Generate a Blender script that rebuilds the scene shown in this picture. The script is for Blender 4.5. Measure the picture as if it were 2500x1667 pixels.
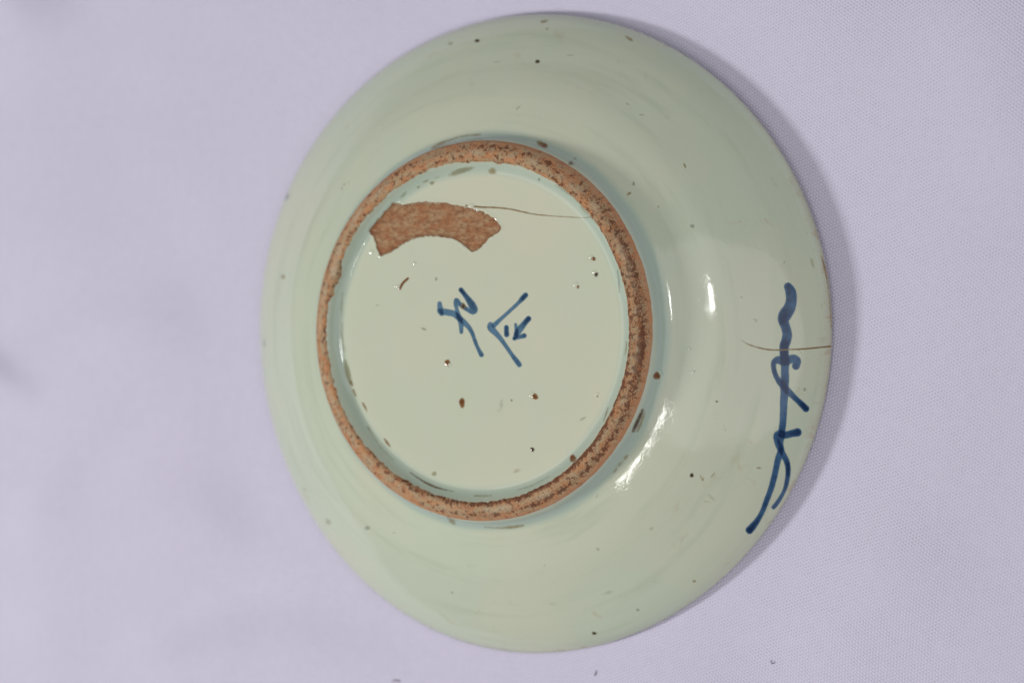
import bpy, math, random
import numpy as np

# ------------------------------------------------------------------ camera, light
S = bpy.context.scene
for o in list(bpy.data.objects):
    bpy.data.objects.remove(o)
C = S.collection
MM = 0.001
TH, PH, D0, OX, OY, FPX = 0.4791, 0.016, 593.859, -3.988, -2.185, 6166.0
fwd = np.array([-math.sin(TH), 0, -math.cos(TH)])
_r = np.array([math.cos(TH), 0, -math.sin(TH)]); _u = np.array([0, 1.0, 0])
rgt = math.cos(PH) * _r + math.sin(PH) * _u
upv = -math.sin(PH) * _r + math.cos(PH) * _u
CAM = -D0 * fwd + OX * rgt + OY * upv            # millimetres

import mathutils
cd = bpy.data.cameras.new("camera"); cam = bpy.data.objects.new("camera", cd); C.objects.link(cam)
M = mathutils.Matrix(((rgt[0], upv[0], -fwd[0], CAM[0] * MM), (rgt[1], upv[1], -fwd[1], CAM[1] * MM),
                      (rgt[2], upv[2], -fwd[2], CAM[2] * MM), (0, 0, 0, 1)))
cam.matrix_world = M
cd.sensor_width = 36; cd.lens = FPX / 2500 * 36
cd.clip_start = 0.01; cd.clip_end = 50
cd.dof.use_dof = True; cd.dof.focus_distance = 0.556; cd.dof.aperture_fstop = 9.0
cd.dof.aperture_blades = 7
S.camera = cam
S.view_settings.view_transform = 'Standard'; S.view_settings.look = 'None'
S.view_settings.exposure = -0.06; S.view_settings.gamma = 1
S.render.resolution_x = 1024; S.render.resolution_y = 682

w = bpy.data.worlds.new("World"); S.world = w; w.use_nodes = True
w.node_tree.nodes['Background'].inputs[0].default_value = (0.97, 0.98, 1.0, 1)
w.node_tree.nodes['Background'].inputs[1].default_value = 0.14


def lamp(name, az, el, dist, sx, sy, power, col=(1, 1, 1), roll=0.0, shape='RECTANGLE'):
    ld = bpy.data.lights.new(name, 'AREA'); ld.shape = shape; ld.size = sx; ld.size_y = sy
    ld.energy = power; ld.color = col
    o = bpy.data.objects.new(name, ld); C.objects.link(o)
    a, e = math.radians(az), math.radians(el)
    v = mathutils.Vector((math.cos(a) * math.cos(e), math.sin(a) * math.cos(e), math.sin(e)))
    o.location = v * dist
    q = v.to_track_quat('Z', 'Y')
    o.rotation_euler = (q @ mathutils.Quaternion((0, 0, 1), math.radians(roll))).to_euler()
    return o


def azel(az, el, dist):
    a, e = math.radians(az), math.radians(el)
    return mathutils.Vector((math.cos(a) * math.cos(e), math.sin(a) * math.cos(e), math.sin(e))) * dist


def tube(name, p, q, width, power, col):
    # a ceiling tube between two points, facing the table
    ld = bpy.data.lights.new(name, 'AREA'); ld.shape = 'RECTANGLE'
    ld.size = (q - p).length; ld.size_y = width; ld.energy = power; ld.color = col
    o = bpy.data.objects.new(name, ld); C.objects.link(o)
    c = (p + q) / 2; zx = (q - p).normalized(); zz = c.normalized(); zz = (zz - zx * zz.dot(zx)).normalized(); yy = zz.cross(zx)
    o.matrix_world = mathutils.Matrix(((zx.x, yy.x, zz.x, c.x), (zx.y, yy.y, zz.y, c.y), (zx.z, yy.z, zz.z, c.z), (0, 0, 0, 1)))
    return o


lamp('window_lamp', 196, 42, 1.2, 0.15, 0.15, 6.9, (1.0, 0.99, 0.98))
lamp('added_fill_panel', -3, 56, 2.0, 2.0, 2.0, 10.5, (1.0, 1.0, 1.0), 0, 'ELLIPSE')  # added soft fill from the near side, evening out the dish walls
tube('ceiling_tube', azel(-44, 67, 1.4), azel(-82, 57, 1.4), 0.04, 2.3, (1.0, 0.985, 0.955))
tube('ceiling_tube_far', azel(10, 62, 1.5), azel(25, 62, 1.5), 0.045, 1.5, (1.0, 0.99, 0.98))

# ------------------------------------------------------------------ helpers
rng = np.random.default_rng(7)


def smooth(x, a, b):
    t = np.clip((x - a) / (b - a), 0, 1)
    return t * t * (3 - 2 * t)


def wob(x, scale, seed, octaves=4):
    """smooth pseudo-random curve of x, about -1..1"""
    r = np.random.default_rng(seed); y = np.zeros_like(np.asarray(x, float)); a = 1.0; s = 0
    for k in range(octaves):
        n = 4096; tab = r.uniform(-1, 1, n)
        t = np.asarray(x, float) * scale * 2 ** k + r.uniform(0, 99)
        i = np.floor(t).astype(int); f = t - i; f = f * f * (3 - 2 * f)
        y = y + a * (tab[i % n] * (1 - f) + tab[(i + 1) % n] * f); s += a; a *= 0.6
    return y / s * 1.4


def noise2(x, y, scale, seed, octaves=3):
    r = np.random.default_rng(seed); out = 0; a = 1.0; s = 0
    for k in range(octaves):
        n = 256; tab = r.uniform(-1, 1, (n, n)); sc = scale * 2 ** k
        tx = x * sc + r.uniform(0, 99); ty = y * sc + r.uniform(0, 99)
        ix = np.floor(tx).astype(int); iy = np.floor(ty).astype(int)
        fx = tx - ix; fy = ty - iy; fx = fx * fx * (3 - 2 * fx); fy = fy * fy * (3 - 2 * fy)
        v = (tab[ix % n, iy % n] * (1 - fx) + tab[(ix + 1) % n, iy % n] * fx) * (1 - fy) + \
            (tab[ix % n, (iy + 1) % n] * (1 - fx) + tab[(ix + 1) % n, (iy + 1) % n] * fx) * fy
        out = out + a * v; s += a; a *= 0.55
    return out / s * 1.5


def link(name, verts, faces, mat, parent=None, attrs=None, uv=None, smooth_shade=True):
    me = bpy.data.meshes.new(name)
    verts = np.asarray(verts, np.float32) * MM
    if isinstance(faces, np.ndarray):
        n, k = faces.shape
        me.vertices.add(len(verts)); me.vertices.foreach_set('co', verts.ravel())
        me.loops.add(n * k); me.loops.foreach_set('vertex_index', faces.astype(np.int32).ravel())
        me.polygons.add(n); me.polygons.foreach_set('loop_start', (np.arange(n) * k).astype(np.int32))
        me.polygons.foreach_set('loop_total', np.full(n, k, np.int32))
        me.update(calc_edges=True)
    else:
        me.from_pydata(verts.tolist(), [], faces)
    me.validate()
    if attrs:
        for an, av in attrs.items():
            a = me.attributes.new(an, 'FLOAT', 'POINT'); a.data.foreach_set('value', np.asarray(av, np.float32))
    if uv is not None:
        ul = me.uv_layers.new(name='UVMap'); vi = np.empty(len(me.loops), np.int32)
        me.loops.foreach_get('vertex_index', vi)
        ul.data.foreach_set('uv', np.asarray(uv, np.float32)[vi].ravel())
    me.polygons.foreach_set('use_smooth', np.full(len(me.polygons), smooth_shade))
    me.materials.append(mat)
    o = bpy.data.objects.new(name, me); C.objects.link(o)
    if parent: o.parent = parent
    return o


def grid_faces(nu, nv, closed_v=False):
    """grid index u*nv+v"""
    i = np.arange(nu - 1)[:, None]; j = np.arange(nv if closed_v else nv - 1)[None, :]
    j2 = (j + 1) % nv
    a = i * nv + j; b = (i + 1) * nv + j; c = (i + 1) * nv + j2; d = i * nv + j2
    return np.stack([a + 0 * j, b + 0 * j, c + 0 * j, d + 0 * j], -1).reshape(-1, 4)


# ------------------------------------------------------------------ material helpers
class NT:
    def __init__(s, name):
        s.m = bpy.data.materials.new(name); s.m.use_nodes = True
        s.t = s.m.node_tree; s.t.nodes.clear()
        s.out = s.n('ShaderNodeOutputMaterial')

    def n(s, typ, **kw):
        x = s.t.nodes.new(typ)
        for k, v in kw.items(): setattr(x, k, v)
        return x

    def put(s, sock, v):
        if isinstance(v, bpy.types.NodeSocket): s.t.links.new(v, sock)
        elif v is not None: sock.default_value = v

    def math(s, op, a, b=None, c=None, clamp=False):
        x = s.n('ShaderNodeMath', operation=op); x.use_clamp = clamp
        s.put(x.inputs[0], a)
        if b is not None: s.put(x.inputs[1], b)
        if c is not None: s.put(x.inputs[2], c)
        return x.outputs[0]

    def mix(s, f, a, b, blend='MIX'):
        x = s.n('ShaderNodeMix', data_type='RGBA', blend_type=blend); x.clamp_factor = True
        s.put(x.inputs[0], f)
        s.put(x.inputs[6], a if isinstance(a, bpy.types.NodeSocket) else (*a, 1))
        s.put(x.inputs[7], b if isinstance(b, bpy.types.NodeSocket) else (*b, 1))
        return x.outputs[2]

    def noise(s, vec, scale, detail=3, rough=0.5, dist=0.0):
        x = s.n('ShaderNodeTexNoise'); s.put(x.inputs['Vector'], vec)
        x.inputs['Scale'].default_value = scale; x.inputs['Detail'].default_value = detail
        x.inputs['Roughness'].default_value = rough; x.inputs['Distortion'].default_value = dist
        return x.outputs[0]

    def ramp(s, v, a, b, lo=0.0, hi=1.0):
        x = s.n('ShaderNodeMapRange', interpolation_type='SMOOTHSTEP'); s.put(x.inputs[0], v)
        x.inputs[1].default_value = a; x.inputs[2].default_value = b
        x.inputs[3].default_value = lo; x.inputs[4].default_value = hi
        return x.outputs[0]

    def scaled(s, vec, sx, sy, sz):
        x = s.n('ShaderNodeVectorMath', operation='MULTIPLY'); s.put(x.inputs[0], vec)
        x.inputs[1].default_value = (sx, sy, sz); return x.outputs[0]

    def attr(s, name):
        x = s.n('ShaderNodeAttribute'); x.attribute_name = name; return x.outputs['Fac']

    def obj(s):
        return s.n('ShaderNodeTexCoord').outputs['Object']

    def uv(s):
        return s.n('ShaderNodeTexCoord').outputs['UV']

    def bump(s, h, dist, strength=1.0, normal=None):
        x = s.n('ShaderNodeBump'); s.put(x.inputs['Height'], h)
        x.inputs['Distance'].default_value = dist; x.inputs['Strength'].default_value = strength
        if normal is not None: s.put(x.inputs['Normal'], normal)
        return x.outputs[0]

    def bsdf(s, col, rough, normal=None, spec=0.5, sheen=0.0):
        x = s.n('ShaderNodeBsdfPrincipled')
        s.put(x.inputs['Base Color'], col if isinstance(col, bpy.types.NodeSocket) else (*col, 1))
        s.put(x.inputs['Roughness'], rough)
        x.inputs['Specular IOR Level'].default_value = spec
        if sheen: x.inputs['Sheen Weight'].default_value = sheen
        if normal is not None: s.put(x.inputs['Normal'], normal)
        return x.outputs[0]

    def done(s, sh):
        s.t.links.new(sh, s.out.inputs[0]); return s.m


def glaze_bump(t):
    co = t.obj()
    peel = t.noise(co, 1900, 2, 0.55)           # orange peel of the glaze, about half a millimetre
    wave = t.noise(co, 230, 2, 0.5)
    b1 = t.bump(wave, 0.000032, 1.0)
    return t.bump(peel, 0.000012, 1.0, b1)


def glaze_colour(t, recess):
    co = t.obj()
    sp = t.n('ShaderNodeSeparateXYZ'); t.put(sp.inputs[0], co)
    r = t.math('SQRT', t.math('ADD', t.math('MULTIPLY', sp.outputs[0], sp.outputs[0]),
                              t.math('MULTIPLY', sp.outputs[1], sp.outputs[1])))
    r = t.math('MULTIPLY', r, 1000)                     # mm
    big = t.noise(co, 26, 3, 0.55)
    mid = t.noise(co, 95, 4, 0.6)
    if recess:
        c = t.mix(t.ramp(big, 0.35, 0.65), (0.630, 0.670, 0.520), (0.670, 0.670, 0.520))
        c = t.mix(t.ramp(mid, 0.5, 0.8, 0, 0.25), c, (0.60, 0.67, 0.56))
        nz = t.math('MULTIPLY', t.math('SUBTRACT', t.noise(co, 60, 2), 0.5), 1.6)
        rr = t.math('ADD', r, nz)
        pool = t.math('MULTIPLY', t.ramp(rr, 34.6, 36.9), t.ramp(rr, 38.6, 37.2))
        c = t.mix(t.math('MULTIPLY', pool, 0.5), c, (0.33, 0.48, 0.43))
        inner = t.math('MULTIPLY', t.ramp(r, 36.9, 37.8), 0.45)
        c = t.mix(inner, c, (0.50, 0.60, 0.50))
    else:
        # throwing bands: noise stretched along the turning direction
        ang = t.math('ARCTAN2', sp.outputs[1], sp.outputs[0])
        cb = t.n('ShaderNodeCombineXYZ'); t.put(cb.inputs[0], t.math('MULTIPLY', r, 0.20))
        t.put(cb.inputs[1], t.math('COSINE', ang)); t.put(cb.inputs[2], t.math('SINE', ang))
        band = t.noise(cb.outputs[0], 1.5, 4, 0.6)
        c = t.mix(t.ramp(big, 0.35, 0.65), (0.600, 0.670, 0.525), (0.640, 0.668, 0.518))
        c = t.mix(t.ramp(band, 0.48, 0.75, 0, 0.6), c, (0.50, 0.565, 0.42))
        c = t.mix(t.ramp(mid, 0.56, 0.8, 0, 0.35), c, (0.58, 0.67, 0.54))
        st = t.noise(co, 150, 5, 0.7, 0.6)
        c = t.mix(t.math('MULTIPLY', t.ramp(st, 0.60, 0.74, 0, 0.40), t.ramp(r, 48, 66)), c, (0.50, 0.40, 0.26))
        nz = t.math('MULTIPLY', t.math('SUBTRACT', t.noise(co, 55, 2), 0.5), 1.4)
        rr = t.math('ADD', r, nz)
        pool = t.math('MULTIPLY', t.ramp(rr, 42.9, 43.7), t.ramp(rr, 46.2, 44.4))
        c = t.mix(t.math('MULTIPLY', pool, 0.55), c, (0.33, 0.48, 0.44))
        edge = t.math('MULTIPLY', t.ramp(t.math('ADD', r, t.math('MULTIPLY', mid, 1.2)), 74.7, 76.2), 0.35)
        c = t.mix(edge, c, (0.36, 0.24, 0.15))
        # thinner, browner glaze at the lip
        lip = t.noise(co, 400, 3, 0.6)
        c = t.mix(t.math('MULTIPLY', t.ramp(r, 73.2, 75.4), t.ramp(lip, 0.52, 0.66, 0, 0.4)), c, (0.45, 0.30, 0.18))
    return c


def glaze_mat(name, recess):
    t = NT(name)
    c = glaze_colour(t, recess)
    rough = t.ramp(t.noise(t.obj(), 300, 3), 0.3, 0.8, 0.03, 0.08)
    if recess:                                  # near part of the groove made rougher to dull the lamp's glint
        sp = t.n('ShaderNodeSeparateXYZ'); t.put(sp.inputs[0], t.obj())
        rr = t.math('SQRT', t.math('ADD', t.math('MULTIPLY', sp.outputs[0], sp.outputs[0]), t.math('MULTIPLY', sp.outputs[1], sp.outputs[1])))
        rough = t.math('ADD', rough, t.math('MULTIPLY', t.ramp(rr, 0.0352, 0.0358, 0, 0.5), t.ramp(sp.outputs[0], -0.004, 0.010)))
    return t.done(t.bsdf(c, rough, glaze_bump(t)))


def clay_mat(name, scar):
    t = NT(name)
    uv = t.uv()
    if scar:
        st = t.scaled(uv, 1.0, 1.7, 1); tone = 0
    else:
        st = t.scaled(uv, 0.75, 1.35, 1); tone = 0
    big = t.noise(st, 0.30 if scar else 0.42, 3, 0.6)
    mid = t.noise(st, 0.75, 6, 0.66, 0.15)
    fine = t.noise(uv, 4.2, 4, 0.75)
    dots = t.noise(t.scaled(uv, 0.8, 1.2, 1), 3.4, 3, 0.7)
    if scar:
        c = t.mix(t.ramp(big, 0.38, 0.62), (0.44, 0.200, 0.090), (0.50, 0.32, 0.175))
        ux = t.n('ShaderNodeSeparateXYZ'); t.put(ux.inputs[0], uv)
        c = t.mix(t.ramp(t.math('ADD', ux.outputs[0], t.math('MULTIPLY', big, 9)), -21, -30, 0, 0.7), c, (0.36, 0.135, 0.055))
        c = t.mix(t.ramp(mid, 0.46, 0.62, 0, 0.65), c, (0.25, 0.105, 0.052))
        c = t.mix(t.ramp(fine, 0.52, 0.64, 0, 0.8), c, (0.15, 0.065, 0.038))
        c = t.mix(t.ramp(mid, 0.40, 0.28, 0, 0.7), c, (0.50, 0.37, 0.23))
        c = t.mix(t.ramp(t.attr('ink'), 0.95, 0.45, 0, 0.32), c, (0.17, 0.070, 0.030))
        streak = t.noise(t.scaled(uv, 0.55, 1.3, 1), 0.7, 5, 0.7)
        c = t.mix(t.ramp(streak, 0.50, 0.66, 0, 0.65), c, (0.21, 0.09, 0.045))
    else:
        c = t.mix(t.ramp(big, 0.40, 0.60), (0.58, 0.290, 0.138), (0.50, 0.360, 0.212))
        c = t.mix(t.ramp(mid, 0.52, 0.64, 0, 0.75), c, (0.34, 0.14, 0.07))
        sc = t.attr('edge')                     # 0 inner edge .. 1 outer edge
        dk = t.attr('soot')                     # where the kiln grit has stained it, band by band
        thr = t.math('MULTIPLY_ADD', dk, 0.15, -0.60)
        c = t.mix(t.ramp(t.math('ADD', dots, thr), 0.0, 0.07, 0, 0.88), c, (0.19, 0.065, 0.03))
        blot = t.noise(t.scaled(uv, 1, 1, 1), 0.9, 4, 0.6)
        c = t.mix(t.ramp(t.math('ADD', blot, t.math('MULTIPLY', dk, 0.10)), 0.57, 0.63, 0, 0.85), c, (0.14, 0.055, 0.03))
        turn = t.noise(t.scaled(uv, 0.10, 3.0, 1), 1.6, 4, 0.7)
        c = t.mix(t.math('MULTIPLY', t.ramp(turn, 0.50, 0.70, 0, 0.55), t.math('ADD', dk, 0.25)), c, (0.27, 0.11, 0.055))
        c = t.mix(t.ramp(fine, 0.58, 0.68, 0, 0.8), c, (0.13, 0.055, 0.032))
        c = t.mix(t.ramp(sc, 0.78, 0.97, 0, 0.65), c, (0.58, 0.29, 0.155))
        c = t.mix(t.math('MULTIPLY', t.attr('pale'), t.ramp(fine, 0.62, 0.45)), c, (0.60, 0.50, 0.34))
    h = t.math('ADD', t.math('MULTIPLY', mid, 0.6), t.math('MULTIPLY', fine, 0.5))
    return t.done(t.bsdf(c, 0.78, t.bump(h, 0.00028, 0.9), 0.25))


def ink_mat(name, light, dark, lo=0.04, hi=0.52):
    """cobalt under the glaze; 'ink' attribute is how thick the brush left it"""
    t = NT(name)
    d = t.attr('ink')
    nz = t.math('MULTIPLY', t.math('SUBTRACT', t.noise(t.obj(), 420, 4, 0.65), 0.5), 1.0)
    dd = t.math('ADD', d, nz)
    dd = t.math('ADD', dd, t.math('MULTIPLY', t.math('SUBTRACT', t.noise(t.obj(), 150, 2, 0.5), 0.5), 0.9))
    c = t.mix(t.ramp(dd, 0.40, 1.10), light, dark)
    sh = t.bsdf(c, 0.09, glaze_bump(t))
    tr = t.n('ShaderNodeBsdfTransparent').outputs[0]
    mx = t.n('ShaderNodeMixShader'); t.put(mx.inputs[0], t.ramp(t.math('ADD', d, t.math('MULTIPLY', nz, 0.3)), lo, hi))
    t.put(mx.inputs[1], tr); t.put(mx.inputs[2], sh)
    return t.done(mx.outputs[0])


def stain_mat(name, col, core, alpha=1.0, rough=0.12, glossy=True):
    t = NT(name)
    d = t.attr('ink')
    nz = t.math('MULTIPLY', t.math('SUBTRACT', t.noise(t.obj(), 900, 3, 0.65), 0.5), 1.5)
    dd = t.math('ADD', d, t.math('MULTIPLY', nz, t.math('MULTIPLY', d, 1.0)))
    c = t.mix(t.ramp(dd, 0.4, 0.95), col, core)
    sh = t.bsdf(c, rough, glaze_bump(t) if glossy else None)
    tr = t.n('ShaderNodeBsdfTransparent').outputs[0]
    mx = t.n('ShaderNodeMixShader'); t.put(mx.inputs[0], t.ramp(dd, 0.08, 0.7, 0, alpha))
    t.put(mx.inputs[1], tr); t.put(mx.inputs[2], sh)
    return t.done(mx.outputs[0])


def cloth_mat():
    t = NT('white_cotton')
    co = t.obj()
    sp = t.n('ShaderNodeSeparateXYZ'); t.put(sp.inputs[0], t.scaled(co, 1000, 1000, 1000))
    x, y = sp.outputs[0], sp.outputs[1]
    # threads drift gently across the cloth
    wx = t.math('MULTIPLY', t.math('SUBTRACT', t.noise(co, 9, 1, 0.4), 0.5), 7.0)
    wy = t.math('MULTIPLY', t.math('SUBTRACT', t.noise(t.scaled(co, 1.3, 0.8, 1), 11, 1, 0.4), 0.5), 6.0)
    u = t.math('ADD', t.math('ADD', x, wx), t.math('MULTIPLY', y, -0.10))
    v = t.math('ADD', t.math('ADD', y, wy), t.math('MULTIPLY', x, 0.16))
    irr = t.math('MULTIPLY', t.math('SUBTRACT', t.noise(co, 700, 2, 0.6), 0.5), 0.9)
    pu = t.math('ADD', t.math('MULTIPLY', u, math.pi / 0.68), irr)
    pv = t.math('ADD', t.math('MULTIPLY', v, math.pi / 0.405), irr)
    su, sv = t.math('SINE', pu), t.math('SINE', pv)
    prod = t.math('MULTIPLY', su, sv)                       # plain weave: over / under
    ribs = t.math('ABSOLUTE', su)
    h = t.math('ADD', t.math('MULTIPLY', prod, 0.5), t.math('MULTIPLY', ribs, 0.35))
    fuzz = t.noise(co, 5200, 2, 0.7)
    h = t.math('ADD', h, t.math('MULTIPLY', fuzz, 0.35))
    nrm = t.bump(h, 0.00012, 1.0)
    big = t.noise(co, 14, 3, 0.5)
    c = t.mix(t.ramp(big, 0.3, 0.7), (0.735, 0.690, 0.855), (0.725, 0.690, 0.845))
    c = t.mix(t.math('MULTIPLY', t.ramp(prod, -0.15, -0.95, 0, 0.68), t.ramp(t.noise(co, 420, 3, 0.7), 0.25, 0.75, 0.35, 1.0)), c, (0.40, 0.385, 0.47))  # open gaps between the threads
    return t.done(t.bsdf(c, 0.85, nrm, 0.2, 0.0))


M_wall = glaze_mat('celadon_glaze_wall', False)
M_base = glaze_mat('celadon_glaze_base', True)
M_clay = clay_mat('bare_fired_clay', False)
M_scar = clay_mat('rusty_scar_clay', True)
M_ink = ink_mat('cobalt_pale', (0.110, 0.215, 0.320), (0.018, 0.050, 0.105))
M_ink2 = ink_mat('cobalt_deep', (0.055, 0.140, 0.270), (0.008, 0.028, 0.090))
M_iron = stain_mat('iron_spot', (0.36, 0.20, 0.09), (0.17, 0.065, 0.022))
M_dark = stain_mat('dark_spot', (0.28, 0.23, 0.15), (0.055, 0.038, 0.022))
M_tan = stain_mat('ochre_stain', (0.48, 0.42, 0.25), (0.36, 0.27, 0.13), 0.6)
M_olive = stain_mat('olive_stain', (0.46, 0.45, 0.27), (0.31, 0.28, 0.14), 0.48)
M_line = stain_mat('crack_brown', (0.36, 0.25, 0.13), (0.24, 0.135, 0.06), 0.85)
M_grey = stain_mat('grey_smudge', (0.42, 0.46, 0.38), (0.30, 0.33, 0.28), 0.42)
M_haze = stain_mat('blue_smudge', (0.30, 0.33, 0.42), (0.20, 0.24, 0.36), 0.8)
M_cloth = cloth_mat()

# ------------------------------------------------------------------ dish surface (mm)
CP = [(0, 25.35), (20, 25.3), (33, 25.15), (35.9, 25.0), (36.3, 25.17), (36.8, 25.47), (37.3, 25.85), (37.8, 26.35), (38.3, 27.0), (38.7, 27.55),
      (39.6, 27.7), (40.6, 27.45), (41.8, 26.6), (43.0, 25.35), (43.25, 24.6), (43.75, 22.6), (44.3, 21.85)]
# outer wall given by its slope in degrees, so that it curves without kinks
_sr = [44.3, 44.9, 45.5, 46.2, 46.8, 47.5, 49, 52, 54, 55, 56, 58, 61, 66, 70, 73, 74.4, 75, 75.3]
_sd0 = [44, 34, 26.5, 22.3, 21, 21.2, 21.8, 23, 24, 26, 29, 32.5, 33.5, 34.5, 38.5, 46, 56, 68, 74]
_q = np.arange(44.3, 75.3, 0.1); _dz = np.tan(np.radians(np.interp(_q, _sr, _sd0))) * 0.1
_qz = 21.85 - np.concatenate([[0], np.cumsum(_dz)[:-1]])
CP += [(float(a), float(b)) for a, b in zip(_q[5:], _qz[5:])]
ZLIP = float(_qz[-1])
CP = [(a, b) for a, b in CP]
_x = np.arange(0, 76.5, 0.02)
_cx = [c[0] for c in CP]; _cz = [c[1] for c in CP]
_z = np.interp(_x, _cx, _cz); _z[_x > 75.2] = np.interp(75.2, _cx, _cz) - (_x[_x > 75.2] - 75.2) * 1.6
print('lip z', np.interp(75.2, _cx, _cz))


def gs(a, s):
    k = np.arange(-int(4 * s), int(4 * s) + 1); g = np.exp(-k * k / (2 * s * s)); g /= g.sum()
    lo = a[0] + 0 * k; pad = int(4 * s)
    sl = a[-1] - a[-2]
    ext = np.concatenate([np.full(pad, a[0]), a, a[-1] + sl * np.arange(1, pad + 1)])
    return np.convolve(ext, g, 'valid')


_zs = gs(_z, 0.28 / 0.02); _zf = gs(_z, 0.07 / 0.02); _wf = smooth(_x, 38.6, 37.9); _zs = _zs * (1 - _wf) + _zf * _wf; _zb = gs(_z, 1.0 / 0.02)
_w = smooth(_x, 46.5, 50.5)
_w = _w * smooth(_x, 73.5, 71.5)
_zp = _zs * (1 - _w) + _zb * _w


def devf(a):
    return (-0.125 * np.cos(a) + 0.037 * np.sin(a) + 0.048 * np.cos(2 * a) - 0.068 * np.sin(2 * a)
            + 0.365 * np.cos(3 * a) + 0.302 * np.sin(3 * a) + 0.088 * np.cos(4 * a) - 0.138 * np.sin(4 * a)
            - 0.18 - 0.58 * ((1 - np.cos(a)) / 2) ** 2 - 0.12 * np.maximum(np.sin(a), 0))


def wdev(r):
    return smooth(r, 48, 75)


def prof(r):
    return np.interp(r, _x, _zp)


# where the glaze did not take: bare patch inside the foot (outline in the photograph's pixels, put on the dish)
def z3(l, ox=700, oy=300, s=3.92):
    return [(ox + a / s, oy + b / s) for a, b in l]


SCAR = z3([(785, 1040), (830, 980), (920, 880), (1020, 770), (1100, 790), (1200, 775), (1300, 760), (1400, 765),
           (1500, 770), (1600, 785), (1700, 810), (1760, 825), (1850, 850), (1940, 890), (1990, 925), (2020, 965),
           (2050, 1000), (2035, 1035), (1990, 1055), (1930, 1105), (1880, 1160), (1830, 1215), (1780, 1230),
           (1740, 1205), (1690, 1160), (1620, 1115), (1550, 1095), (1450, 1080), (1350, 1078), (1260, 1090),
           (1180, 1120), (1100, 1160), (1030, 1210), (960, 1245), (910, 1272), (885, 1250), (860, 1180), (835, 1120),
           (825, 1080), (800, 1055)])


def pixdir(px, py):
    d = fwd + ((np.asarray(px, float) - 1250) / FPX)[..., None] * rgt - ((np.asarray(py, float) - 833.5) / FPX)[..., None] * upv
    return d


def on_plane(px, py, z):
    d = pixdir(px, py); t = (z - CAM[2]) / d[..., 2]
    return CAM + d * t[..., None]


def poly_sdf(px, py, poly):
    """signed distance to polygon, positive inside"""
    P = np.asarray(poly, float); n = len(P)
    px = np.asarray(px, float); py = np.asarray(py, float)
    best = np.full(px.shape, 1e9); ins = np.zeros(px.shape, bool)
    for i in range(n):
        a = P[i]; b = P[(i + 1) % n]; e = b - a
        t = np.clip(((px - a[0]) * e[0] + (py - a[1]) * e[1]) / (e @ e), 0, 1)
        best = np.minimum(best, np.hypot(px - a[0] - t * e[0], py - a[1] - t * e[1]))
        c = ((a[1] > py) != (b[1] > py)) & (px < (b[0] - a[0]) * (py - a[1]) / (b[1] - a[1] + 1e-12) + a[0])
        ins ^= c
    return np.where(ins, best, -best)


_sc = np.array([p for p in SCAR]); _scw = on_plane(_sc[:, 0], _sc[:, 1], 25.25)[:, :2]
_gx = np.arange(-42, 8, 0.12); _gy = np.arange(-2, 40, 0.12)
_GX, _GY = np.meshgrid(_gx, _gy, indexing='ij')
_sd = poly_sdf(_GX, _GY, _scw) + 0.22 * noise2(_GX, _GY, 1.5, 5, 4)


def scar_sd(x, y):
    fx = (x + 42) / 0.12; fy = (y + 2) / 0.12
    ok = (fx > 0) & (fy > 0) & (fx < len(_gx) - 2) & (fy < len(_gy) - 2)
    ix = np.clip(fx.astype(int), 0, len(_gx) - 2); iy = np.clip(fy.astype(int), 0, len(_gy) - 2)
    a = np.clip(fx - ix, 0, 1); b = np.clip(fy - iy, 0, 1)
    v = (_sd[ix, iy] * (1 - a) + _sd[ix + 1, iy] * a) * (1 - b) + (_sd[ix, iy + 1] * (1 - a) + _sd[ix + 1, iy + 1] * a) * b
    return np.where(ok, v, -9.0)


def surf(x, y):
    r = np.hypot(x, y); a = np.arctan2(y, x)
    rp = r - devf(a) * wdev(r)
    z = prof(np.clip(rp, 0, 76.4))
    z = z + 0.10 * noise2(x, y, 0.06, 31, 2) * smooth(rp, 47, 60) * smooth(rp, 75.0, 68)   # hand-thrown unevenness
    q = scar_sd(x, y)
    z = z - 0.24 * smooth(q, -0.08, 0.22) + 0.09 * np.exp(-((q + 0.38) / 0.26) ** 2)
    return z


def hit(px, py):
    """where the sight line through a pixel of the photograph meets the dish"""
    px = np.asarray(px, float); py = np.asarray(py, float)
    d = pixdir(px, py); t0 = (28.5 - CAM[2]) / d[..., 2]; t1 = (-1.0 - CAM[2]) / d[..., 2]
    n = 110; lo = t0.copy(); hi = t1.copy(); found = np.zeros(px.shape, bool)
    prev = t0
    for k in range(1, n + 1):
        t = t0 + (t1 - t0) * k / n; P = CAM + d * t[..., None]
        f = (P[..., 2] < surf(P[..., 0], P[..., 1])) & ~found & (np.hypot(P[..., 0], P[..., 1]) < 76)
        lo = np.where(f, prev, lo); hi = np.where(f, t, hi); found |= f; prev = t
    for _ in range(12):
        m = (lo + hi) / 2; P = CAM + d * m[..., None]
        b = P[..., 2] < surf(P[..., 0], P[..., 1])
        hi = np.where(b, m, hi); lo = np.where(b, lo, m)
    P = CAM + d * hi[..., None]
    return P, found


# ------------------------------------------------------------------ the dish
dish = bpy.data.objects.new('porcelain_dish', None); C.objects.link(dish)
dish['label'] = 'pale celadon porcelain dish lying upside down on the white cloth, rusty unglazed foot ring upward'
dish['category'] = 'dish'

NA = 900
ang = np.linspace(0, 2 * np.pi, NA, endpoint=False)


def lathe(rs, zfun=None):
    R, A = np.meshgrid(rs, ang, indexing='ij')
    r = R + devf(A) * wdev(R)
    X, Y = r * np.cos(A), r * np.sin(A)
    Z = surf(X, Y)
    return X, Y, Z


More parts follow.
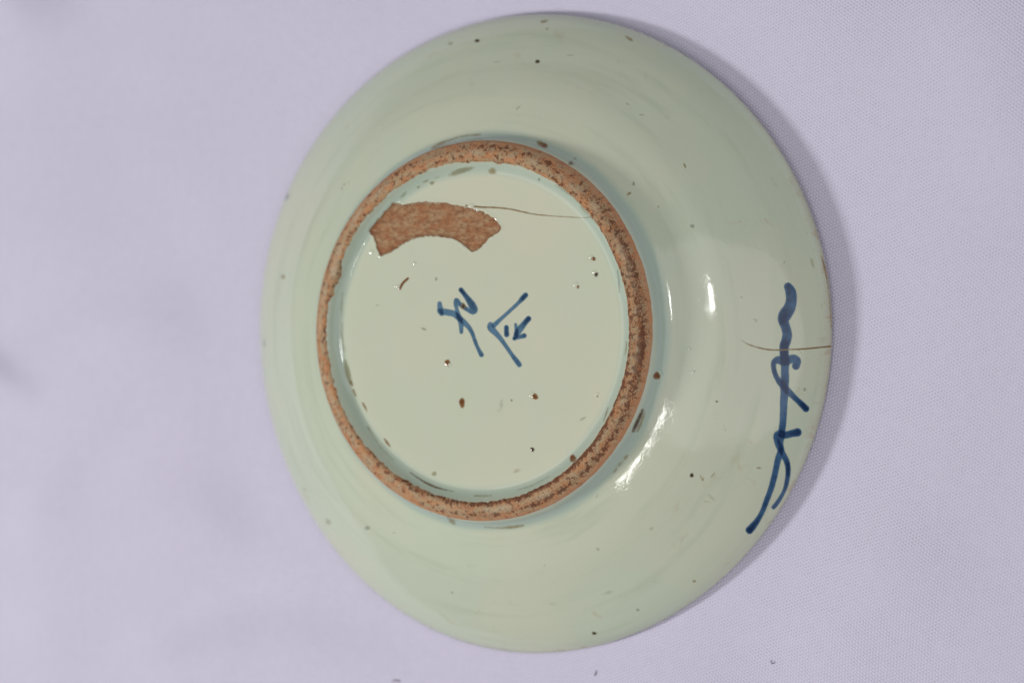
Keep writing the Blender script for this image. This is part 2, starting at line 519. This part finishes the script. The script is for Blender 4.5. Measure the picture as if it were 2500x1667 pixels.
# wall: outer (upper) side from the crest of the foot down to the lip, round the lip, then the hollow inside
rs = np.concatenate([np.arange(40.9, 47, 0.12), np.arange(47, 72, 0.5), np.arange(72, 74.3, 0.2), np.arange(74.4, 75.16, 0.05)])
X, Y, Z = lathe(rs)
lipr = [75.2, 75.24, 75.15, 74.9, 74.5, 74.0]; lipz = [0.75, 0.25, -0.15, -0.28, -0.15, 0.3]
inr = list(np.arange(73, 2, -2.5)) + [0.5]
vx = [X]; vy = [Y]; vz = [Z]
for q, zz in list(zip(lipr, lipz)) + [(q, max(0.25, min(float(prof(q)) - 3.2, 17.5))) for q in inr]:
    r = q + devf(ang) * wdev(q)
    vx.append((r * np.cos(ang))[None]); vy.append((r * np.sin(ang))[None]); vz.append(np.full((1, NA), zz))
X = np.concatenate(vx); Y = np.concatenate(vy); Z = np.concatenate(vz)
nu = X.shape[0]
LIFT = 0.30                                              # lip rests on the cloth
V = np.stack([X, Y, Z], -1).reshape(-1, 3)
link('wall', V, grid_faces(nu, NA, True)[:, ::-1], M_wall, dish)

# base inside the foot
rs = np.concatenate([[0.01], np.arange(0.4, 33.8, 0.30), np.arange(34, 40.95, 0.10)])
X, Y, Z = lathe(rs)
link('base', np.stack([X, Y, Z], -1).reshape(-1, 3), grid_faces(len(rs), NA, True)[:, ::-1], M_base, dish)

# foot ring: bare clay band with ragged glaze edges
NB = 2000
a = np.linspace(0, 2 * np.pi, NB, endpoint=False)
deg = np.degrees(a)
jag = wob(a * 43, 1.1, 3, 5) * 0.20 + wob(a * 43, 0.10, 8, 3) * 0.26


def dpk(c, wd):
    return np.exp(-(((deg - c + 180) % 360 - 180) / wd) ** 2)


rin = 38.55 + jag - 0.9 * dpk(161, 4.5) - 0.55 * dpk(167.5, 1.5) - 0.5 * dpk(95, 7) - 0.45 * dpk(82, 2.0) + 0.15 * dpk(200, 25)
rout = 43.0 + 0.05 * wob(a * 43, 0.5, 4, 4) + 0.08 * np.cos(a) + 0.11 * np.sin(a)
NR = 34
tt = np.linspace(0, 1, NR)[:, None]
RR = rin[None] + (rout - rin)[None] * tt
XX, YY = RR * np.cos(a), RR * np.sin(a)
ZZ = surf(XX, YY)
U = np.broadcast_to(a[None] * 41, RR.shape)
n1 = noise2(U, RR, 1.6, 12, 4); n2 = noise2(U * 0.3, RR, 0.9, 14, 3)
edge = np.minimum(1, np.minimum(tt, 1 - tt) * 9)
ZZ = ZZ + 0.04 + (0.10 + 0.05 * n1 + 0.06 * n2) * edge
pale = (np.exp(-((tt - 0.45) / 0.16) ** 2) * (0.35 + 0.65 * (wob(a * 43, 0.07, 21, 3) > -0.1))[None]
        * smooth(wob(a * 43, 0.25, 22, 3), -0.3, 0.6)[None] * 0.75)
pale = np.maximum(pale, (dpk(160, 3.2) + dpk(153, 2.5) * 0.7)[None] * smooth(tt, 0.1, 0.2) * smooth(tt, 0.55, 0.4))
side = 0.12 + 0.85 * np.exp(-((((deg + 5 + 180) % 360) - 180) / 62) ** 2) + 0.25 * wob(a * 43, 0.06, 41, 2)
a1 = 0.15 + 1.05 * np.exp(-((((deg + 45 + 180) % 360) - 180) / 85) ** 2) + 0.3 * wob(a * 43, 0.10, 42, 3)
soot = np.clip(side[None] * 1.25 * np.exp(-((tt - 0.66) / 0.17) ** 2) + a1[None] * 1.1 * np.exp(-((tt - 0.10) / 0.15) ** 2)
               + 0.35 * side[None] * np.exp(-((tt - 0.4) / 0.2) ** 2), 0, 1.4) * smooth(tt, 0.98, 0.86)
link('foot_ring', np.stack([XX, YY, ZZ], -1).reshape(-1, 3), grid_faces(NR, NB, True)[:, ::-1], M_clay, dish,
     {'edge': np.broadcast_to(tt, RR.shape).ravel(), 'pale': pale.ravel(), 'soot': soot.ravel()},
     np.stack([U + 0 * RR, RR], -1).reshape(-1, 2))


# ------------------------------------------------------------------ marks that lie in or on the glaze
def patch(name, mat, box, fn, step=1.7, lift=0.03, relief=0.0, thr=0.02, label=None):
    x0, y0, x1, y1 = box
    xs = np.arange(x0, x1 + step, step); ys = np.arange(y0, y1 + step, step)
    PX, PY = np.meshgrid(xs, ys, indexing='ij')
    dn = fn(PX, PY)
    keep = dn > thr
    cell = keep[:-1, :-1] | keep[1:, :-1] | keep[:-1, 1:] | keep[1:, 1:]
    P, ok = hit(PX, PY)
    cell &= ok[:-1, :-1] & ok[1:, :-1] & ok[:-1, 1:] & ok[1:, 1:]
    nv = len(ys)
    ii, jj = np.nonzero(cell)
    q = np.stack([ii * nv + jj, ii * nv + jj + 1, (ii + 1) * nv + jj + 1, (ii + 1) * nv + jj], -1)
    used, inv = np.unique(q, return_inverse=True)
    Vv = P.reshape(-1, 3)[used].copy(); dv = dn.reshape(-1)[used]
    Vv[:, 2] += lift + relief * np.clip(dv, 0, 1.2)
    fc = inv.reshape(-1, 4)
    # faces up
    if len(fc):
        p = Vv[fc[0]]
        if np.cross(p[1] - p[0], p[2] - p[1])[2] < 0: fc = fc[:, ::-1]
    o = link(name, Vv, fc, mat, dish, {'ink': dv}, Vv[:, :2])
    if label: o['label'] = label
    return o


def stroke_fn(strokes, soft=1.6):
    """strokes: list of [(x, y, width, density)...] in photograph pixels"""
    segs = []
    for st in strokes:
        P = np.array([(p[0], p[1], p[2] / 2, p[3] if len(p) > 3 else 0.72) for p in st], float)
        # Catmull-Rom through the points
        Q = []
        for i in range(len(P) - 1):
            p0 = P[max(i - 1, 0)]; p1 = P[i]; p2 = P[i + 1]; p3 = P[min(i + 2, len(P) - 1)]
            for t in np.linspace(0, 1, 6, endpoint=False):
                Q.append(0.5 * ((2 * p1) + (p2 - p0) * t + (2 * p0 - 5 * p1 + 4 * p2 - p3) * t * t
                                + (3 * p1 - p0 - 3 * p2 + p3) * t ** 3))
        Q.append(P[-1]); segs.append(np.array(Q))

    def fn(px, py):
        tot = np.zeros(px.shape)
        for Q in segs:
            best = np.full(px.shape, 1e9); den = np.zeros(px.shape)
            for i in range(len(Q) - 1):
                a, b = Q[i], Q[i + 1]; e = b[:2] - a[:2]
                t = np.clip(((px - a[0]) * e[0] + (py - a[1]) * e[1]) / (e @ e + 1e-9), 0, 1)
                dd = np.hypot(px - a[0] - t * e[0], py - a[1] - t * e[1]) - (a[2] + (b[2] - a[2]) * t)
                m = dd < best
                best = np.where(m, dd, best); den = np.where(m, a[3] + (b[3] - a[3]) * t, den)
            tot = tot + smooth(-best, -soft, soft) * den
        return tot
    return fn


def sc(l, ox, oy, s):
    return [(ox + p[0] / s, oy + p[1] / s, p[2] / s) + tuple(p[3:]) for p in l]


k = (1020, 660, 6.273)
ch1 = [sc([(335, 505, 55, .55), (345, 590, 80, .6), (365, 665, 60, .6)], *k),
       sc([(350, 625, 95, .55), (470, 645, 92, .65), (560, 668, 88, .65), (625, 725, 78, .75), (700, 790, 80, .6),
           (780, 870, 66, .6), (835, 965, 56, .6), (875, 1080, 50, .65), (920, 1190, 48, .7), (975, 1292, 62, .9)], *k),
       sc([(663, 300, 60, 1.1), (718, 372, 60, .95), (780, 455, 85, .7), (835, 540, 108, .7), (865, 605, 100, .72),
           (835, 640, 62, .7), (765, 603, 58, .65), (700, 560, 58, .7), (640, 512, 62, .6), (592, 462, 72, .6),
           (584, 530, 62, .55), (598, 600, 48, .6), (620, 680, 66, .6), (652, 770, 76, .5), (664, 860, 62, .6),
           (668, 945, 46, .7)], *k)]
ch2 = [sc([(1650, 380, 66, 1.0), (1605, 428, 66, 1.0), (1540, 498, 52, .6), (1400, 630, 50, .55), (1280, 738, 52, .58), (1165, 842, 66, .6)], *k),
       sc([(1112, 825, 70, .5), (1122, 885, 98, .55), (1222, 990, 74, .55), (1330, 1130, 56, .6), (1440, 1290, 54, .6),
           (1520, 1395, 66, .9), (1555, 1445, 62, .95)], *k)]
ch3 = [sc([(1357, 872, 58, .95), (1362, 985, 66, .95)], *k)]
ch4 = [sc([(1695, 740, 72, .98), (1630, 815, 70, .95), (1570, 895, 90, .7), (1510, 985, 70, .6), (1480, 1045, 46, .6)], *k),
       sc([(1498, 828, 40, .5), (1508, 900, 50, .5), (1512, 970, 70, .4)], *k),
       sc([(1478, 1045, 42, .5), (1560, 1022, 52, .7), (1628, 1000, 66, .95)], *k)]
for nm, st, bx, lb in (('painted_character', ch1, (1060, 695, 1190, 880), 'blue brush character with zigzag head and long tail'),
                       ('painted_character', ch2, (1180, 705, 1295, 905), 'blue brush roof-shaped stroke'),
                       ('painted_character', ch3, (1222, 785, 1252, 830), 'small blue dash'),
                       ('painted_character', ch4, (1240, 762, 1305, 838), 'small blue arrow-like strokes')):
    patch(nm, M_ink, bx, stroke_fn(st, 3.2), 1.3, 0.03, 0.0, 0.02, lb)

a0, a1, a2 = (1700, 600, 5.227), (1700, 850, 5.227), (1700, 1050, 5.227)
sprig = [sc([(1172, 522, 90, .95), (1205, 590, 122, .85), (1213, 690, 128, .72), (1190, 790, 140, .8), (1135, 880, 150, 1.0), (1112, 950, 118, 1.1),
             (1140, 1040, 108, .8), (1160, 1130, 114, .7), (1150, 1200, 114, .9), (1122, 1290, 104, 1.1), (1124, 1400, 98, 1.0), (1132, 1500, 100, .7)], *a0)
         + sc([(1130, 290, 92, .6), (1132, 400, 96, .65), (1125, 520, 92, .7), (1120, 640, 88, .72), (1112, 790, 80, .75),
               (1106, 940, 76, .7), (1092, 1060, 76, .7), (1075, 1200, 72, .5), (1078, 1290, 66, .5)], *a1),
         sc([(1272, 225, 88, .8), (1285, 165, 92, .7), (1245, 132, 92, .65), (1180, 150, 100, .6), (1110, 165, 100, .6), (1040, 150, 86, .65),
             (990, 185, 60, .7), (988, 260, 52, .7), (1016, 350, 54, .7), (1065, 432, 66, .65), (1120, 495, 74, .6), (1185, 560, 76, .65),
             (1260, 635, 60, .75), (1335, 705, 64, .95), (1398, 770, 72, 1.05)], *a1),
         sc([(1292, 1072, 92, .98), (1220, 1088, 82, .8), (1140, 1105, 82, .7), (1070, 1090, 84, .55), (1022, 1105, 62, .6), (1022, 1160, 62, .6),
             (1050, 1235, 80, .6), (1078, 1300, 78, .55)], *a1)
         + sc([(1045, 365, 74, .65), (1022, 470, 70, .7), (990, 615, 66, .75), (950, 755, 62, .75), (893, 905, 60, .7), (843, 1035, 54, .75),
               (785, 1140, 58, .85), (725, 1220, 74, 1.05), (680, 1272, 82, 1.15)], *a2),
         sc([(1085, 262, 66, .5), (1125, 335, 62, .75), (1160, 420, 60, .8), (1172, 530, 50, .8), (1160, 640, 50, .7), (1130, 750, 42, .7),
             (1080, 850, 38, .75), (1022, 940, 40, .9), (985, 982, 34, .9)], *a2)]
patch('painted_sprig', M_ink2, (1815, 675, 1985, 1315), stroke_fn(sprig, 4.0), 1.7, 0.03, 0.0, 0.02,
      'deep blue painted twig along the near lip')

# bare patch inside the foot
_xs = SCAR


def scar_fn(px, py):
    W = on_plane(px, py, 25.1)
    q = scar_sd(W[..., 0], W[..., 1])
    return smooth(q, -0.12, 0.10) * (0.45 + 0.55 * smooth(q + 0.35 * noise2(W[..., 0], W[..., 1], 0.9, 77, 3), 0.0, 1.3))


x0, y0 = min(p[0] for p in SCAR), min(p[1] for p in SCAR); x1, y1 = max(p[0] for p in SCAR), max(p[1] for p in SCAR)
t = patch('bare_clay_patch', M_scar, (x0 - 6, y0 - 6, x1 + 6, y1 + 6), scar_fn, 1.3, 0.06, 0.0, 0.15,
          'brown arched patch of bare clay inside the foot')

# hairline cracks
cr1 = [(x, y, 4.0 if i < 6 else 3.2, .85 - .05 * i) for i, (x, y) in enumerate(z3(
    [(150, 792), (200, 797), (300, 808), (430, 812), (560, 825), (680, 850), (800, 875), (950, 890), (1100, 900), (1250, 908), (1340, 905)], 1100, 300))]
patch('hairline_crack', M_line, (1130, 480, 1450, 545), stroke_fn([cr1], 1.8), 1.1, 0.035, 0, 0.02, 'fine brown hairline across the base')
cr2 = [(x, y, wd, dn) for (x, y), wd, dn in zip(z3(
    [(560, 1190), (650, 1250), (760, 1290), (900, 1322), (1050, 1330), (1200, 1322), (1380, 1315), (1560, 1298), (1712, 1283)], 1700, 600, 5.227),
    (3, 3.6, 3.8, 4, 3.6, 3.4, 3.0, 3.0, 3.4), (.25, .45, .6, .65, .7, .7, .95, 1, 1.1))]
patch('hairline_crack', M_line, (1800, 820, 2034, 862), stroke_fn([cr2, [(1948, 854, 1.6, .4), (1957, 861, 1.6, .4)]], 1.8), 1.1, 0.045, 0, 0.02,
      'orange hairline running in from the lip')
patch('hairline_crack', M_line, (815, 585, 862, 606), stroke_fn([[(826, 597, 1.6, .8), (838, 595, 2, .9), (848, 598, 1.8, .8), (856, 597, 1.4, .6)]], 1.1),
      1.1, 0.09, 0, 0.02, 'short brown crack across the foot ring')


def blob(name, mat, x, y, rx, ry=None, rot=0, dens=1.0, relief=0.0, soft=0.6, lift=0.035):
    ry = ry or rx; c, s = math.cos(math.radians(rot)), math.sin(math.radians(rot))
    seed = int(x * 7 + y * 13) % 9973

    def fn(px, py):
        u = ((px - x) * c + (py - y) * s) / rx; v = (-(px - x) * s + (py - y) * c) / ry
        an = np.arctan2(v, u); d = np.hypot(u, v) * (1 + 0.10 * np.sin(2 * an + seed) + 0.07 * np.sin(3 * an + seed * 2) + .04 * np.sin(5 * an + seed * 3))
        return dens * smooth(d, 1 + soft, 1 - soft * 0.8)
    m = max(rx, ry) * 1.9 + 1
    return patch(name, mat, (x - m, y - m, x + m, y + m), fn, max(0.7, min(1.6, min(rx, ry) / 4.5)), lift, relief)


# iron spots: little raised glossy beads
for x, y, rx, ry, rt, mt, rel in [
        (1093, 886, 5, 7, 0, M_iron, .10), (1128, 983, 5.5, 9.5, -12, M_iron, .04), (1306, 968, 7, 5, 20, M_iron, .16),
        (1300, 1097, 3.8, 4.2, 0, M_dark, .10), (1449, 632, 4, 4, 0, M_iron, .16), (1456, 671, 4, 4, 0, M_dark, .16),
        (1411, 701, 2.6, 3, 0, M_iron, .12), (1399, 1119, 7, 6.5, 0, M_iron, .10), (1604, 917, 6, 8, 10, M_iron, .14),
        (1312, 151, 4.2, 4, 0, M_dark, .04), (1689, 1160, 4.2, 4, 0, M_dark, .05), (1165, 100, 4.5, 3.6, 0, M_dark, .03),
        (1131, 747, 5, 5.5, 0, M_dark, .05), (1451, 1545, 5, 2.8, 0, M_dark, .02), (1458, 967, 2, 2, 0, M_tan, .10)]:
    blob('iron_spot', mt, x, y, rx, ry, rt, 1.0, rel, 0.8)
# clear glaze beads added beside the spots to catch the lamps as glints
for x, y, q in [(1443, 627, 3.4), (1451, 665, 3.2), (1405, 694, 3.4), (1299, 963, 3.8), (1614, 910, 4.2), (1457, 962, 3.0), (1150, 502, 4.0),
                (971, 699, 3.4), (1097, 890, 3.0), (1608, 932, 2.6), (1684, 851, 2.4), (1693, 906, 2.6), (1842, 783, 2.6), (1012, 642, 2.2),
                (1454, 1211, 2.4), (907, 614, 3.6)]:
    blob('glint_bead', M_base if np.hypot(*on_plane(float(x), float(y), 25.0)[:2]) < 38 else M_wall, x, y, q, q, 0, 1.0, 0.13, 0.9)
# fainter specks and stains in the glaze
for x, y, rx, ry, rt, mt, dn in [  # (soft)
        (1100, 107, 5, 4, 0, M_olive, .6), (1328, 53, 8, 3, -5, M_tan, .9), (1336, 71, 4, 3, 0, M_grey, .7), (1536, 95, 9, 3.2, 28, M_tan, .8),
        (1672, 405, 2.2, 5, -20, M_tan, .9), (1547, 449, 3, 3.4, 0, M_grey, 1.2), (1536, 473, 4.5, 3, -40, M_tan, .9), (1566, 281, 6, 2, 0, M_tan, .45),
        (1532, 254, 5, 1.8, 30, M_tan, .4), (1690, 552, 4, 4.5, 0, M_grey, .9), (1392, 136, 10, 1.6, 0, M_tan, .4), (1213, 152, 9, 2, -10, M_olive, .4),
        (1265, 264, 7, 2, -40, M_olive, .45), (1202, 418, 7, 7, 0, M_tan, .9), (1055, 447, 4.5, 3.4, -20, M_olive, 1.0), (1022, 457, 4, 3, -30, M_olive, .7),
        (1039, 443, 7, 2.6, -20, M_olive, .7), (985, 476, 9, 3, -40, M_olive, .6), (1066, 434, 10, 4, -22, M_olive, .35),
        (897, 1288, 4.5, 4, 0, M_grey, 1.2), (801, 1273, 5, 8, -35, M_olive, .5), (691, 676, 5, 5, 0, M_tan, .7), (744, 1194, 4, 7, -20, M_tan, .3),
        (1060, 1156, 5.5, 4, 10, M_olive, .9), (1262, 1149, 9, 5, -20, M_tan, .35), (1104, 1273, 9, 4, 35, M_tan, .8), (1096, 1264, 6, 2.4, 30, M_olive, .8),
        (1327, 355, 8, 5, 12, M_iron, 1.0), (1319, 350, 9, 4.5, 15, M_tan, .9), (1394, 399, 7, 5, 0, M_dark, .45), (1404, 388, 5, 4, 20, M_tan, .4),
        (1221, 396, 10, 3, 8, M_dark, .6), (1240, 399, 6, 2.4, 10, M_dark, .5), (1034, 803, 6, 2, 25, M_grey, 1.0), (1065, 681, 2.6, 3.4, 0, M_grey, 1.0),
        (922, 745, 7, 2, 0, M_tan, .35), (1224, 985, 5, 9, 0, M_grey, .45), (1219, 1000, 8, 9, 0, M_tan, .22), (1249, 977, 2.4, 2.4, 0, M_tan, .9),
        (1423, 1022, 9, 2.5, -35, M_grey, .6), (1528, 1116, 7, 4, -45, M_tan, .6), (1514, 1132, 12, 3.4, -45, M_tan, .45), (1502, 1148, 9, 3, -45, M_tan, .4),
        (1740, 1160, 8, 2.4, -50, M_tan, .45), (1716, 1169, 5, 2, -50, M_tan, .55), (1737, 1214, 14, 4, 40, M_tan, .28), (1727, 1224, 12, 3, 10, M_tan, .25),
        (1590, 1290, 5, 5, 0, M_grey, .4), (1750, 980, 3, 3, 0, M_dark, .5), (1853, 1142, 5, 3, 0, M_tan, .6), (1713, 1167, 8, 2, 60, M_tan, .5),
        (1983, 641, 4, 12, -20, M_tan, .4), (1915, 640, 3, 3, 0, M_tan, .4), (1810, 726, 4, 2, 0, M_tan, .35), (1965, 951, 4, 4, 0, M_tan, .5),
        (701, 481, 4, 9, 20, M_haze, .42), (645, 838, 4, 10, 0, M_haze, .35), (840, 450, 3, 2, 0, M_olive, .7), (851, 446, 4, 1.6, 10, M_olive, .5),
        (835, 460, 2, 6, 10, M_grey, .5), (852, 533, 5, 3, -30, M_grey, .3), (1316, 439, 3, 3, 0, M_grey, .9), (1608, 505, 3, 3, 0, M_grey, .6),
        (1557, 1488, 3, 3, 0, M_grey, .9), (1460, 1340, 4, 4, 0, M_grey, .5), (1350, 1473, 12, 5, 0, M_tan, .22), (1484, 1446, 14, 5, -20, M_tan, .25),
        (1695, 1418, 4, 3, -30, M_tan, .6), (1330, 1380, 3, 3, 0, M_grey, .4), (1104, 1446, 3, 2.4, 0, M_grey, .6), (962, 1300, 3, 2, 0, M_grey, .5),
        (1880, 1350, 3, 9, -40, M_tan, .4), (1600, 1420, 10, 3, 20, M_tan, .2), (1770, 1045, 10, 3, 70, M_tan, .25), (1640, 470, 6, 6, 0, M_tan, .16),
        (1660, 1320, 12, 14, 0, M_tan, .16), (1440, 230, 14, 10, 0, M_tan, .14), (1150, 1380, 16, 7, 0, M_tan, .15), (880, 620, 3, 3, 0, M_grey, .2)]:
    blob('glaze_stain', mt, x, y, rx, ry, rt, dn, 0.0, 0.95)
# streaks
SM = [('kiln_scratch', M_iron, [(996, 680, 4.5, 1.0), (984, 691, 4.8, 1.1), (976, 706, 4, .9)], .09),
      ('olive_streak', M_olive, [(1098, 428, 8, .5), (1118, 420, 13, .9), (1140, 414, 11, .8), (1156, 410, 6, .5)], 0),
      ('olive_streak', M_olive, [(843, 880, 5, .7), (848, 905, 11, 1.2), (856, 935, 7, .9)], 0),
      ('brown_streak', M_line, [(856, 932, 5, .9), (860, 940, 4, .8)], 0),
      ('brown_streak', M_line, [(863, 952, 4, .8), (868, 965, 4, .7)], 0),
      ('olive_streak', M_olive, [(836, 790, 5, .5), (835, 820, 6, .5), (841, 855, 5, .5)], 0),
      ('olive_streak', M_olive, [(837, 715, 5, .4), (834, 745, 6, .5), (834, 770, 5, .4)], 0),
      ('brown_streak', M_line, [(886, 984, 4, .7), (893, 997, 4, .7), (897, 1006, 3, .4)], 0),
      ('olive_streak', M_olive, [(898, 1042, 4, .8), (910, 1062, 5, .5), (930, 1092, 4, .5), (960, 1122, 4, .5)], 0),
      ('brown_streak', M_line, [(938, 1070, 3.4, .5), (945, 1080, 5, .8), (953, 1090, 3, .6)], 0),
      ('brown_streak', M_dark, [(1002, 1153, 2.0, .6), (1025, 1169, 3.0, .7), (1050, 1183, 4, .85), (1075, 1192, 3.4, .7), (1107, 1199, 2.5, .5)], 0),
      ('brown_streak', M_olive, [(1158, 1209, 3, .8), (1178, 1210, 3.6, .9), (1200, 1209, 3, .7)], 0),
      ('olive_streak', M_olive, [(1262, 1196, 4, .4), (1300, 1184, 5, .5), (1340, 1163, 5, .4)], 0),
      ('brown_streak', M_dark, [(1569, 1001, 5, .9), (1561, 1019, 7, 1.0), (1552, 1039, 8, 1.0), (1546, 1052, 6, .8)], 0),
      ('ochre_streak', M_tan, [(1575, 1004, 5, .5), (1566, 1028, 8, .7), (1556, 1052, 7, .6)], 0),
      ('ochre_streak', M_tan, [(1184, 1286, 4, .5), (1215, 1288, 5, .55), (1250, 1286, 7, .8), (1278, 1282, 5, .6)], 0),
      ('ochre_streak', M_tan, [(1055, 362, 6, .7), (1074, 352, 8, .8), (1100, 342, 7, .5), (1130, 333, 6, .5), (1172, 329, 6, .6)], 0),
      ('ochre_streak', M_tan, [(1530, 835, 3, .7), (1528, 855, 3.4, .8), (1525, 868, 2.5, .6)], 0),
      ('ochre_streak', M_line, [(1485, 995, 2.5, .5), (1480, 1010, 3, .7), (1473, 1028, 2.5, .5)], 0),
      ('ochre_streak', M_tan, [(1418, 505, 4, .5), (1432, 520, 5, .5), (1447, 535, 4, .5)], 0),
      ('olive_streak', M_grey, [(1355, 452, 3, .6), (1378, 466, 4, .9), (1400, 482, 3.5, .7), (1432, 515, 3, .7), (1456, 545, 3, .7)], 0),
      ('olive_streak', M_grey, [(1508, 660, 3, .8), (1511, 690, 4, .8), (1512, 715, 3, .6)], 0),
      ('ochre_streak', M_line, [(2006, 625, 3, .4), (2014, 655, 5, .7), (2022, 700, 3, .5), (2028, 760, 4, .45), (2030, 800, 4, .6)], 0)]
for nm, mt, pts, rel in SM:
    xs_ = [p[0] for p in pts]; ys_ = [p[1] for p in pts]
    patch(nm, mt, (min(xs_) - 9, min(ys_) - 9, max(xs_) + 9, max(ys_) + 9), stroke_fn([pts], 4.2 if rel == 0 else 2.0), 1.4, 0.032, rel)

# ------------------------------------------------------------------ cloth
def ridge(x, y, p, q, width, amp, fade=12.0):
    """a soft fold whose crest runs p -> q (mm)"""
    e = np.array(q, float) - np.array(p, float); L = np.hypot(*e); e /= L
    s = (x - p[0]) * e[0] + (y - p[1]) * e[1]; d = -(x - p[0]) * e[1] + (y - p[1]) * e[0]
    d = d + 3.0 * np.sin(s / 23.0)
    return amp * np.exp(-(d / width) ** 2) * smooth(s, -fade, fade) * smooth(s, L + fade, L - fade)


def W(px, py):
    p = on_plane(np.array(px, float), np.array(py, float), 0.0); return (float(p[0]), float(p[1]))


RID = [(W(420, 780), W(60, 1290), 9, 0.9), (W(330, 760), W(-60, 1000), 8, 0.6), (W(560, 1240), W(60, 1520), 11, 0.9),
       (W(1000, 1600), W(350, 1640), 9, 0.9), (W(700, 1430), W(150, 1660), 8, -0.5), (W(-80, 880), W(60, 930), 5, 1.3),
       (W(-150, 60), W(100, -80), 14, 3.0), (W(950, 30), W(500, 560), 14, 0.5), (W(2350, -40), W(2560, 400), 16, 1.2),
       (W(1500, 1625), W(1800, 1700), 10, 0.7), (W(2250, 1350), W(2000, 1650), 18, 0.8)]


def cloth_z(x, y):
    r = np.hypot(x, y)
    z = 0.55 * noise2(x, y, 1 / 62., 51, 2) + 0.16 * noise2(x, y, 1 / 24., 52, 2) * smooth(-x, -60, 60)
    z = z * 2.3
    for p, q, wd, am in RID: z = z + ridge(x, y, p, q, wd, am * 2.4)
    far = smooth(r, 180, 420)
    z = z + far * 5 * noise2(x, y, 1 / 140., 53, 2)
    out = smooth(r, 76, 100)
    dip = 1.4 * smooth(x * 0.95 + y * 0.3, 10, 60) * smooth(r, 108, 82)     # the cloth sinks a little under the near lip
    return z * out - 0.75 + 0.25 * out - 0.55 * smooth(r, 80, 60) - dip


g = np.linspace(-1, 1, 561); g = np.sign(g) * (0.30 * np.abs(g) + 0.60 * np.abs(g) ** 4) * 1000 * 0.9
GX, GY = np.meshgrid(g, g, indexing='ij')
GZ = cloth_z(GX, GY)
cl = link('tablecloth', np.stack([GX, GY, GZ], -1).reshape(-1, 3), grid_faces(len(g), len(g)), M_cloth)
cl['label'] = 'plain white woven cotton cloth with faint soft creases spread under the upturned dish'
cl['category'] = 'tablecloth'


# ------------------------------------------------------------------ stray fibres on the cloth
def fibre(pts, rad, col, label):
    t = NT('lint_fluff'); m = t.done(t.bsdf(t.mix(t.noise(t.obj(), 3000, 2), col, tuple(c * 0.7 for c in col)), 0.9))
    P = []
    for i, (px, py) in enumerate(pts):
        x, y = W(px, py); P.append((x, y, float(cloth_z(np.array(x), np.array(y))) + rad * (1 + 1.5 * math.sin(i * 1.3) ** 2)))
    P = np.array(P); n = len(P); k = 6; V = []
    for i in range(n):
        tg = P[min(i + 1, n - 1)] - P[max(i - 1, 0)]; tg /= np.linalg.norm(tg)
        s = np.cross(tg, [0, 0, 1]); s /= np.linalg.norm(s); b = np.cross(s, tg)
        rr = rad * (0.45 if i in (0, n - 1) else 1)
        for j in range(k):
            V.append(P[i] + rr * (math.cos(j * 2 * math.pi / k) * s + math.sin(j * 2 * math.pi / k) * b))
    F = [[i * k + j, i * k + (j + 1) % k, (i + 1) * k + (j + 1) % k, (i + 1) * k + j] for i in range(n - 1) for j in range(k)]
    F += [list(range(k))[::-1], [(n - 1) * k + j for j in range(k)]]
    o = link('lint_fibre', V, F, m); o['label'] = label; o['category'] = 'lint'
    o['group'] = 'stray fibres on the cloth'
    return o


fibre([(1453, 1636), (1453, 1641), (1451, 1646), (1449, 1650)], 0.11, (0.13, 0.10, 0.11), 'short dark lint fibre on the cloth just below the bottom of the dish')
fibre([(1882, 1610), (1880, 1615), (1883, 1620), (1887, 1619), (1890, 1614)], 0.10, (0.30, 0.30, 0.40),
      'tiny grey-blue curled lint on the cloth at lower right of the dish')
fibre([(954, 1663), (962, 1660), (969, 1661), (976, 1664)], 0.14, (0.20, 0.17, 0.18), 'blurred dark lint at the bottom edge of the cloth, left of the others')
